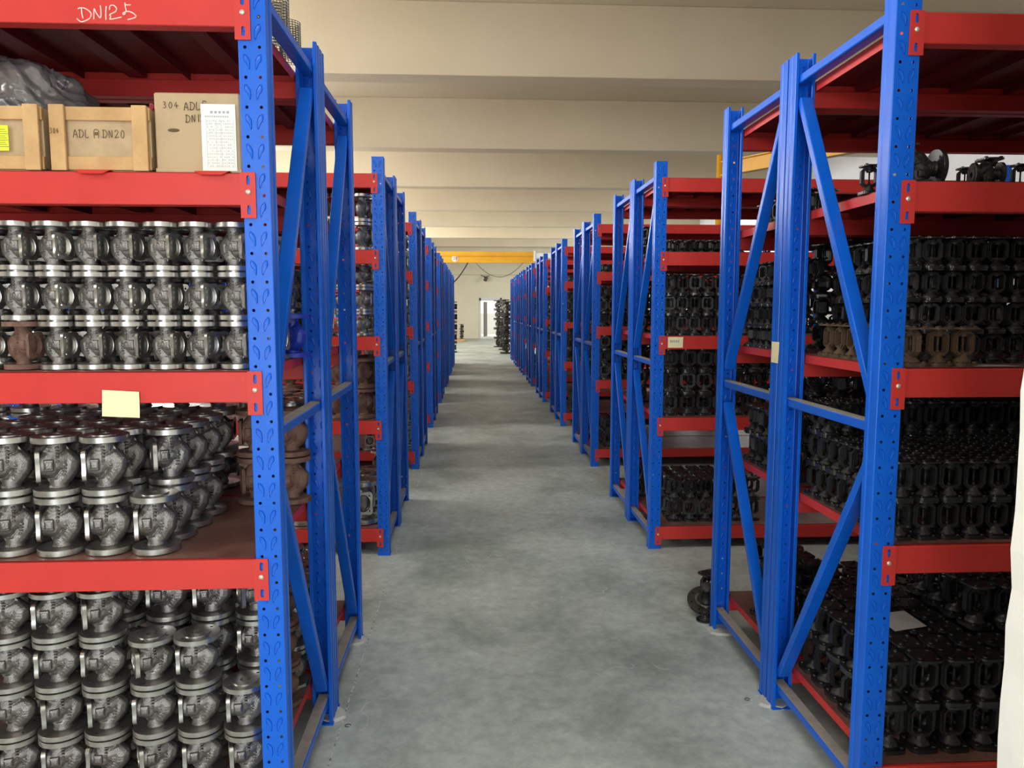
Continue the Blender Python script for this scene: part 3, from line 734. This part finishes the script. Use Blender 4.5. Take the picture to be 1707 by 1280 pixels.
# chalk size mark on the top beam of the nearest left rack
wr = MB()
org = (150, 0); k_ = 140/1707
def px2(xp, yp):   # photographed stroke on the beam face -> metres on the beam face
    X = -1.105+(xp-330)/1075*.163; Z = 2.5225+(305-yp)/610*.0838
    return (X, Z)
for st in ([(365,215),(400,195),(480,200),(560,250),(595,310),(560,400),(430,465),(380,450),(335,405)], [(425,200),(430,300),(445,400)], [(640,415),(645,300),(655,205),(690,290),(760,385),(775,260),(768,140)],
           [(875,150),(860,280),(858,420)], [(930,220),(940,150),(1000,130),(1055,180),(1040,250),(930,315),(950,350),(930,405),(1040,385),(1140,360)],
           [(1215,75),(1220,160),(1228,240),(1190,310),(1170,280),(1260,245),(1350,275),(1405,340),(1340,380),(1250,405)], [(1225,120),(1320,118)]):
    wr.tube([(px2(*p)[0], 0, px2(*p)[1]) for p in smooth_line(st)], .0016, 5)
L0 = RACKS[('left', 0, 0)]
o = ob('chalk_writing', wr.mesh('chalk_writing', M['chalk']), L0, Vector((0, 2.2398, 0))-L0.location); o['label'] = 'white chalk size mark DN125'

# ------------------------------------------------------------------ left fourth shelf: crates, box, plastic
DZ4 = DECK[3]
def crate(x0, x1, y0, y1, z0, h, label, name='wooden_crate'):
    root = ob(name, None, None, ((x0+x1)/2, (y0+y1)/2, z0)); tag(root, label, 'crate', 'open wooden crates on the fourth shelf')
    hw, hd = (x1-x0)/2, (y1-y0)/2
    for sy in (-1, 1):
        b = MB(); b.bbox(-hw+.02, hw-.02, min(sy*hd, sy*(hd-.010)), max(sy*hd, sy*(hd-.010)), h*.20, h*.80, .001)
        ob('side_panel', b.mesh('side_panel', M['ply']), root, (0, -sy*.012, 0))
        for z in (0.006, h*.78):
            b = MB(); b.bbox(-hw, hw, min(sy*hd, sy*(hd-.012)), max(sy*hd, sy*(hd-.012)), z, z+h*.205, .0015)
            ob('rail', b.mesh('rail', M['wood']), root, (0, -sy*.004, 0))
        for x in (-hw, hw-.045):
            b = MB(); b.bbox(x, x+.042, min(sy*(hd+.010), sy*hd), max(sy*(hd+.010), sy*hd), 0.002, h, .0015)
            ob('upright_batten', b.mesh('upright_batten', M['wood']), root, (0, 0, 0))
    for sx in (-1, 1):
        b = MB(); b.bbox(min(sx*hw, sx*(hw-.012)), max(sx*hw, sx*(hw-.012)), -hd+.012, hd-.012, .01, h-.006, .001)
        ob('end_panel', b.mesh('end_panel', M['ply']), root)
    b = MB(); b.bbox(-hw+.012, hw-.012, -hd+.012, hd-.012, 0, .012, .001); ob('bottom_board', b.mesh('bottom_board', M['wood']), root)
    return root
c1 = crate(-1.205, -.930, 2.262, 2.62, DZ4, .186, 'open pine crate with ADL and DN20 written on its plywood side, left fourth shelf')
fy = -.179
writing('marker_writing', 'ADL #-DN20', -.082, .098, fy+.0105, .022, M['ink'], c1, wide=.60, r=.0009)
writing('marker_writing', '304', -.135, .105, fy-.0105, .014, M['ink'], c1, wide=.5, r=.0008)
c2 = crate(-1.575, -1.232, 2.262, 2.62, DZ4, .186, 'open pine crate with a lime note at the left picture edge, fourth shelf')
b = MB(); b.box(-.045, 0, -.0012, 0, -.07, 0)
for q in range(9): b.box(-.040, -.008+.004*(q % 3), -.0016, -.0011, -.012-.006*q, -.0108-.006*q, mi=1)
n_ = ob('lime_note', b.mesh('lime_note', [M['lime'], M['ink']]), None, (-1.318, 2.252, DZ4+.125)); tag(n_, 'small lime yellow handwritten note stuck on the leftmost wooden crate', 'note')
# fibreboard box
bx = ob('fibreboard_box', None, None, (-.790, 2.45, DZ4)); tag(bx, 'tan box marked 304 ADLF DN15 beside the blue post on the fourth shelf', 'box')
b = MB(); b.bbox(-.125, .118, -.185, .185, 0, .226, .004); ob('box_body', b.mesh('box_body', M['card']), bx)
b = MB(); b.bbox(-.126, .119, -.188, .186, 0, .012, .001); ob('bottom_strip', b.mesh('bottom_strip', M['ply']), bx)
b = MB(); b.lathe([(.013, 0), (.012, .0006)], 16, mtx=Matrix.Translation((-.072, -.1856, .120)) @ Matrix.Diagonal((1.3, 1, .4, 1)) @ Matrix.Rotation(PI/2, 4, 'X')); ob('smudge', b.mesh('smudge', M['ink']), bx)
writing('marker_writing', '304', -.099, .182, -.1865, .017, M['ink'], bx, wide=.75, r=.0009)
writing('marker_writing', 'ADLF', -.040, .176, -.1865, .022, M['ink'], bx, wide=.62, r=.0011, rise=.0012)
writing('marker_writing', 'DN15', -.036, .142, -.1865, .021, M['ink'], bx, wide=.62, r=.0011, rise=.0012)
# packing list sheet
b = MB(); b.box(0, .098, -.0008, 0, 0, .188)
r_ = random.Random(3)
for q in range(5): b.box(.027+q*.0115, .034+q*.0115, -.0012, -.0008, .162, .1685, mi=1)
for q in range(11): b.box(.012+q*.0062, .0155+q*.0062, -.0012, -.0008, .151, .155, mi=1)
for q in range(16):
    z = .140-q*.0085
    b.box(.014, .092, -.0011, -.0008, z-.0030, z-.0026, mi=1)
    for p in range(13):
        if r_.random() < .75: b.box(.016+p*.0058, .0195+p*.0058, -.0012, -.0008, z, z+.0012+.0015*r_.random(), mi=1)
for x in (.014, .042, .056, .092): b.box(x, x+.0005, -.0011, -.0008, .01, .146, mi=1)
s_ = ob('packing_list', b.mesh('packing_list', [M['paper'], M['print']]), None, (-.782, 2.2615, DZ4+.006), (0, 0, 0)); tag(s_, 'white printed packing list sheet taped to the tan box by the post', 'paper')
# grey plastic film heap over the crates
def heap(name, cx, cy, z0, rx, ry, h, m, seed, label, cat, sharp=.25):
    bm = bmesh.new(); bmesh.ops.create_uvsphere(bm, u_segments=128, v_segments=64, radius=1)
    r = random.Random(seed); from mathutils import noise as nz
    for v in list(bm.verts):
        c = v.co.copy(); f = 1+sharp*(.7*nz.noise(Vector((c.x*1.8+seed, c.y*1.8, c.z*1.8)))-.55*abs(nz.noise(Vector((c.x*3+seed+c.z*2, c.y*2, c.z*1.5-c.x))))-.35*abs(nz.noise(Vector((c.x*6+seed, c.y*5+c.z*4, c.z*3))))-.22*abs(nz.noise(Vector((c.x*12+c.z*7, c.y*9+seed, c.z*6)))))
        v.co = Vector((c.x*rx*f, c.y*ry*f, max(-.0, c.z)*h*f if c.z > 0 else c.z*.003))
    b = MB(); b.bm(bm, 0, True); o = ob(name, b.mesh(name, m), None, (cx, cy, z0)); tag(o, label, cat); return o
heap('plastic_sheet', -1.45, 2.50, DZ4+.188, .29, .20, .20, M['bag'], 2, 'crumpled dark grey plastic sheet heaped over the wooden crates', 'plastic sheet', .30)
heap('red_plastic_bag', -.945, 2.42, DZ4+.188, .055, .09, .045, M['redbag'], 9, 'small red plastic bag between the DN20 crate and the tan box', 'bag', .5)
# red card flaps hanging over the fourth beam
for x in (-1.135, -.80):
    b = MB(); b.add([(0,0,0),(.10,0,.0),(.082,-.012,-.012),(.022,-.012,-.012),(0,.05,.0),(.10,.05,.0)], [[0,3,2,1],[0,1,5,4]])
    b.add([(0,0,.001),(.10,0,.001),(.082,-.012,-.011),(.022,-.012,-.011),(0,.05,.001),(.10,.05,.001)], [[0,1,2,3],[0,4,5,1]])
    o = ob('card_flap', b.mesh('card_flap', M['red']), None, (x, 2.238, DZ4+.0005)); tag(o, 'small red flap folded over the fourth beam under the %s' % ('DN20 crate' if x < -1 else 'tan box'), 'flap')

# ------------------------------------------------------------------ notes and papers
def note(w, h, m, name, curl=.012, marks=0):
    b = MB(); n = 6; vs = []
    for i in range(n+1):
        for j in range(n+1):
            u, v = i/n, j/n; vs.append((u*w, -curl*(u*u)*(v*v) - .0012, v*h))
    fs = [[i*(n+1)+j, (i+1)*(n+1)+j, (i+1)*(n+1)+j+1, i*(n+1)+j+1] for i in range(n) for j in range(n)]
    b.add(vs, fs, 0, True); b.add([(x, y+.0008, z) for x, y, z in vs], [f[::-1] for f in fs], 0, True)
    for q in range(marks): b.box(w*.15+q*w*.13, w*.22+q*w*.13, -.0035, -.0022, h*.5, h*.72, mi=1)
    return b.mesh(name, [m, M['print']])
o = ob('paper_note', note(.108, .078, M['note'], 'paper_note', .006), None, (-1.094, 2.2385, 1.385), (0, .05, 0)); tag(o, 'blank pale yellow note stuck on the middle beam of the nearest left rack', 'note')
o = ob('paper_note', note(.105, .074, M['note'], 'paper_note', .006, 5), None, (XE[('right', 1)]+.105, ystart('right', 1)-.003, 1.434)); tag(o, 'pale yellow written note on the middle beam of the second right row', 'note')
o = ob('paper_note', note(.072, .088, M['note'], 'paper_note', -.004), None, (1.2665, 3.105, 1.476), (0, 0, -PI/2)); tag(o, 'pale yellow note on the side of the double blue post at right', 'note')
b = MB(); b.add([(0,0,0),(.14,.02,.0),(.17,-.07,.012),(.03,-.09,.004)], [[0,3,2,1]]); b.add([(0,0,.0008),(.14,.02,.0008),(.17,-.07,.0128),(.03,-.09,.0048)], [[0,1,2,3]])
o = ob('loose_paper', b.mesh('loose_paper', M['greypaper']), None, (1.50, 2.63, DECK[0]+2*.165+.036), (.38, .08, .1)); tag(o, 'loose grey paper lying on the bonnets of the bottom right shelf', 'paper')
b = MB(); b.add([(0,0,0),(.16,.0,.0),(.13,.06,.0),(-.03,.07,.003)], [[3,2,1,0]]); b.add([(0,0,.0008),(.16,.0,.0008),(.13,.06,.0008),(-.03,.07,.0038)], [[0,1,2,3]])
o = ob('loose_paper', b.mesh('loose_paper', M['greypaper']), None, (1.60, 2.285, DECK[2]+.001)); tag(o, 'loose grey paper on the front edge of the middle right shelf', 'paper')

# ------------------------------------------------------------------ wire mesh strainers on top of the left rack
def wire_cyl(r, h):
    b = MB(); n, m = 22, int(h/.0095); vs = []; fs = []
    for k in range(m+1):
        for i in range(n): vs.append((r*math.cos(2*PI*i/n), r*math.sin(2*PI*i/n), h*k/m))
    for k in range(m):
        for i in range(n): fs.append([k*n+i, k*n+(i+1) % n, (k+1)*n+(i+1) % n, (k+1)*n+i])
    b.add(vs, fs); me = b.mesh('wire_cage', M['mesh']); o = ob('t', me); a = o.modifiers.new('w', 'WIREFRAME'); a.thickness = .0042; a.use_even_offset = False
    dg = bpy.context.evaluated_depsgraph_get(); dg.update(); out = bpy.data.meshes.new_from_object(o.evaluated_get(dg)); bpy.data.objects.remove(o); return out
W1 = wire_cyl(.036, .165)
for i, (x, y, sz, wd) in enumerate(((-.66, 2.36, 1.18, 'nearest the picture top'), (-.675, 2.50, 1.0, 'second back from the front post'), (-.662, 2.70, 1.0, 'third back, clear against ceiling'), (-.655, 2.84, .82, 'beside the rear post'), (-.76, 2.44, 1.0, 'behind the front ones, inner row nearest'), (-.765, 2.62, 1.0, 'inner row, middle'), (-.755, 2.78, .9, 'inner row, farthest'))):
    o = ob('wire_mesh_cylinder', W1, None, (x, y, DECK[4]), (0, 0, i*.3), (1, 1, sz)); tag(o, 'grey wire mesh cylinder on the top left shelf, '+wd, 'wire mesh', 'wire mesh cylinders on the top left shelf')

# ------------------------------------------------------------------ special castings
def special(kind, colour, loc, rot, sc_, label, cat, parts=True):
    S = (VS if kind == 'valve' else BS)[colour]; name = 'valve_body' if kind == 'valve' else 'yoke_bonnet'
    r = ob(name, None, None, loc, rot, (sc_, sc_, sc_))
    if kind == 'valve':
        ob('casting', S['cast'], r); ob('pipe_flange', S['fl'], r, (0, 0, VH*(1-FT))); ob('pipe_flange', S['fl'], r, (0, 0, FT*VH), (PI, 0, 0)); ob('neck_flange', S['neck'], r)
    else:
        ob('yoke', S['y'], r); ob('flange', S['f'], r); ob('top_flange', S['t'], r, (0, 0, BHT-.007))
    tag(r, label, cat); return r
# fourth shelf right: dark castings standing against the light
z4 = DECK[3]
special('valve', 'black', (1.375, 2.42, z4+.062), (0, PI/2, -.05), .82, 'black valve body lying on the fourth right shelf by the post', 'valve')
special('valve', 'black', (1.62, 2.40, z4+.040), (0, PI/2, -.2), .52, 'small black valve body lying beside the larger one, fourth right shelf', 'valve')
for x, y, z, s, ry, c, lab in ((1.365, 2.56, z4, .75, 0, 'black', 'black bonnet half hidden by the right front post, fourth shelf'), (1.50, 2.56, z4+.075, .72, 0, 'brown', 'brown bonnet perched highest on the fourth right shelf'), (1.50, 2.56, z4, .57, 0, 'brown', 'brown bonnet underneath the perched one, fourth right shelf'),
                          (1.575, 2.56, z4, .92, .0, 'black', 'upright black bonnet right of the perched one, fourth shelf'), (1.665, 2.50, z4, .62, 0, 'black', 'small upright black bonnet behind the lying valve, fourth right shelf'),
                          (1.79, 2.56, z4, .95, 0, 'black', 'tall black bonnet near the right picture edge, fourth shelf'), (1.86, 2.50, z4, .72, 0, 'black', 'short black bonnet at the right picture edge, fourth shelf'), (1.73, 2.50, z4, .6, 0, 'brown', 'small brown bonnet left of the tall one, fourth shelf')):
    special('bonnet', c, (x, y, z), (0, 0, rnd.uniform(-.3, .3)), s, lab, 'valve part')
# blue valve on the second left rack's middle shelf
special('valve', 'blue', (-.685, 2.86, DECK[2]), (0, 0, 2.6), .95, 'blue painted valve body beside the blue rear post, middle left shelf', 'valve')
# loose castings on the floor behind the right double rack
def flanged_neck(loc, rot, s, label, m='iron'):
    r = ob('flanged_casting', None, None, loc, rot, (s, s, s)); tag(r, label, 'valve part')
    b = MB(); holes = [circ(.088*math.cos(i*PI/4), .088*math.sin(i*PI/4), .007, 8) for i in range(8)]
    b.plate(circ(0, 0, .11, 40), holes, 0, .018); b.lathe([(.072, .018), (.070, .024), (.055, .026)], 32); ob('flange', b.mesh('flange', M['ironedge']), r)
    b = MB(); b.lathe([(.055, .02), (.046, .035), (.034, .05), (.032, .10), (.036, .105), (.036, .125), (.022, .13)], 28)
    for q in range(4): b.bbox(.028, .044, -.006, .006, .03, .115, .002, mtx=Matrix.Rotation(q*PI/2+.4, 4, 'Z'))
    ob('neck', b.mesh('neck', M[m]), r); return r
flanged_neck((1.30, 3.985, .065), (.42, -.12, 0), .95, 'black flanged casting leaning on the floor behind the right rack post')
flanged_neck((1.262, 3.885, .0), (0, 0, .5), .42, 'small black flanged ring casting on the floor by the post foot')
special('bonnet', 'black', (1.36, 4.13, 0), (0, 0, .4), 1.35, 'tall black bonnet standing on the floor behind the right rack post', 'valve part')
rr2 = RACKS[('right', 0, 1)].location
special('bonnet', 'black', (1.44, 3.50, DECK[0]), (0, 0, .5), 1.5, 'large black bonnet standing on the bottom shelf of the second right rack', 'valve part')
flanged_neck((1.47, 3.28, DECK[0]), (0, 0, .2), .7, 'shiny dark flanged casting on the bottom shelf of the second right rack')

# white mortar pads under exposed feet
for x, y, wd in ((XL-.045, 3.73, 'second left post'), (XR+.045, 3.75, 'second right post'), (XL-.03, 3.02, 'double left post'), (XR+.03, 3.03, 'double right post')):
    b = MB(); r = random.Random(int(y*1000)); n = 14
    pts = [(.064*(1+.35*r.random())*math.cos(2*PI*i/n), .060*(1+.35*r.random())*math.sin(2*PI*i/n), 0) for i in range(n)]
    b.add(pts+[(p[0]*.85, p[1]*.85, .009) for p in pts], [[i, (i+1) % n, n+(i+1) % n, n+i] for i in range(n)]+[[n+i for i in range(n)]])
    o = ob('mortar_pad', b.mesh('mortar_pad', M['mortar']), None, (x, y, 0)); tag(o, 'crumbly white mortar patch at the foot of the %s' % wd, 'mortar')
b = MB(); b.tube([(.012*math.cos(a), .010*math.sin(a), .003) for a in [i*2*PI/12 for i in range(11)]], .0012, 5)
for x, y, wd in ((-.52, 2.93, 'left'), (1.19, 3.05, 'right')):
    o = ob('wire_loop', b.mesh('wire_loop', M['black']), None, (x, y, 0)); tag(o, 'tiny dark wire loop on the floor beside the double post, %s side' % wd, 'wire')

# ------------------------------------------------------------------ cranes, cables, camera, far stacks
cr = ob('bridge_crane', None, None, (.5, 37, 4.24)); tag(cr, 'yellow overhead bridge crane girder spanning the far end of the aisle', 'crane')
b = MB(); b.bbox(-6.8, 2.47, -.12, .12, -.29, .02, .01); b.bbox(-6.8, 2.47, -.20, .20, .02, .05, .005); b.bbox(-6.8, 2.47, -.17, .17, .05, .26, .01); ob('girder', b.mesh('girder', M['yellow']), cr)
b = MB(); b.bbox(2.47, 2.55, -.3, .3, -.22, .30, .01); b.bbox(2.55, 3.4, -.25, .25, -.05, .2, .02); ob('end_carriage', b.mesh('end_carriage', M['palewall']), cr)
b = MB(); b.lathe([(.16, 0), (.16, .004)], 24, mtx=Matrix.Translation((-1.36, -.121, -.09)) @ Matrix.Rotation(PI/2, 4, 'X')); st = ob('load_sticker', b.mesh('load_sticker', M['pink']), cr); st['label'] = 'round pale load sticker'
w_ = writing('sticker_writing', '20', -1.46, -.15, -.130, .13, M['redbag'], st, wide=.7, r=.010)
for i, (x0, z0, x1, z1, sag, r_c, wd) in enumerate(((-.25, 3.95, -3.0, 3.95, 1.25, .035, 'thick black'), (.15, 3.95, 2.45, 3.95, .68, .014, 'thin black'))):
    pts = []
    for q in range(25):
        t = q/24; pts.append((x0+(x1-x0)*t, 36.9, z0-sag*4*t*(1-t)))
    b = MB(); b.tube(pts, r_c if i == 0 else r_c, 6); o = ob('hanging_cable', b.mesh('hanging_cable', M['black'])); tag(o, '%s cable looping below the yellow bridge crane' % wd, 'cable')
sc_cam = ob('wall_bracket_camera', None, None, (.644, FAR_Y, 3.45)); tag(sc_cam, 'small dark camera on a bracket high on the end wall', 'camera')
b = MB(); b.tube([(0, 0, .1), (0, -.2, .12), (.04, -.3, .05)], .03, 8); b.tube([(-.2, -.02, .2), (.05, -.1, .1), (.3, -.02, .16)], .018, 6); ob('bracket', b.mesh('bracket', M['black']), sc_cam)
b = MB(); b.lathe([(.05, 0), (.10, .03), (.10, .25), (.06, .28)], 14, mtx=Matrix.Translation((.03, -.32, -.16)) @ Matrix.Rotation(.4, 4, 'Y')); ob('housing', b.mesh('housing', M['doorpaint']), sc_cam)
jb = ob('jib_crane', None, None, (3.77, 11.4, 0)); tag(jb, 'yellow jib crane column and arm rising behind the right racks', 'crane')
b = MB(); b.lathe([(.16, 0), (.16, .02), (.07, .03), (.07, 4.02)], 20); ob('column', b.mesh('column', M['yellow']), jb)
b = MB(); d_ = Vector((1.24, -2.0, 0)); L_ = 5.2; Mj = Matrix.Rotation(math.atan2(d_.y, d_.x), 4, 'Z')
b.bbox(0, L_, -.06, .06, 3.70, 3.72, .003, mtx=Mj); b.bbox(0, L_, -.06, .06, 3.90, 3.92, .003, mtx=Mj); b.bbox(0, L_, -.006, .006, 3.71, 3.91, .001, mtx=Mj)
ob('arm', b.mesh('arm', M['yellow']), jb)

def valve_stack(x, y, D, H, n, label_base, grp, colour='black', rz=0.0):
    for t in range(n):
        S = VS[colour]
        o = ob('valve_body', S['one'], None, (x, y, t*H), (0, 0, rz+.2*t), (D/VD, D/VD, H/VH))
        tag(o, '%s, %s from the floor' % (label_base, ordn(t)), 'valve', grp)
valve_stack(1.12, 33.6, .42, .42, 5, 'big black valve, column nearest the far doorway', 'big black valves stacked beyond the right racks', rz=-1.5)
valve_stack(1.28, 31.2, .46, .42, 5, 'big black valve, middle column beyond the right racks', 'big black valves stacked beyond the right racks', rz=-1.9)
valve_stack(1.27, 28.6, .50, .50, 4, 'big black valve, column just beyond the last right rack', 'big black valves stacked beyond the right racks', rz=-1.7)
valve_stack(-.86, 29.5, .46, .40, 5, 'big black valve, column just beyond the last left rack', 'big black valves stacked beyond the left racks', rz=0)
b = MB()
for q in range(4): b.bbox(-.5+q*.27, -.33+q*.27, -.4, .4, .10, .12, .003)
for q in (-.4, 0, .35): b.bbox(-.5, .48, q, q+.08, 0, .10, .003)
pl = ob('wooden_pallet', b.mesh('wooden_pallet', M['wood']), None, (-.95, 40.2, 0)); tag(pl, 'low wooden pallet standing at the far end left of the aisle', 'pallet')
for x in (-.62, -.98):
    for t in range(3 if x > -.7 else 1):
        o = ob('valve_body', VS['black']['one'], None, (x, 40.1, .12+t*.26), (0, 0, .5*t), (1.6, 1.6, .26/VH)); tag(o, 'black valve on the far pallet, %s, %s from the pallet' % ('right column' if x > -.7 else 'left side', ordn(t)), 'valve', 'black valves on the far pallet')
print('objects', len(bpy.data.objects))
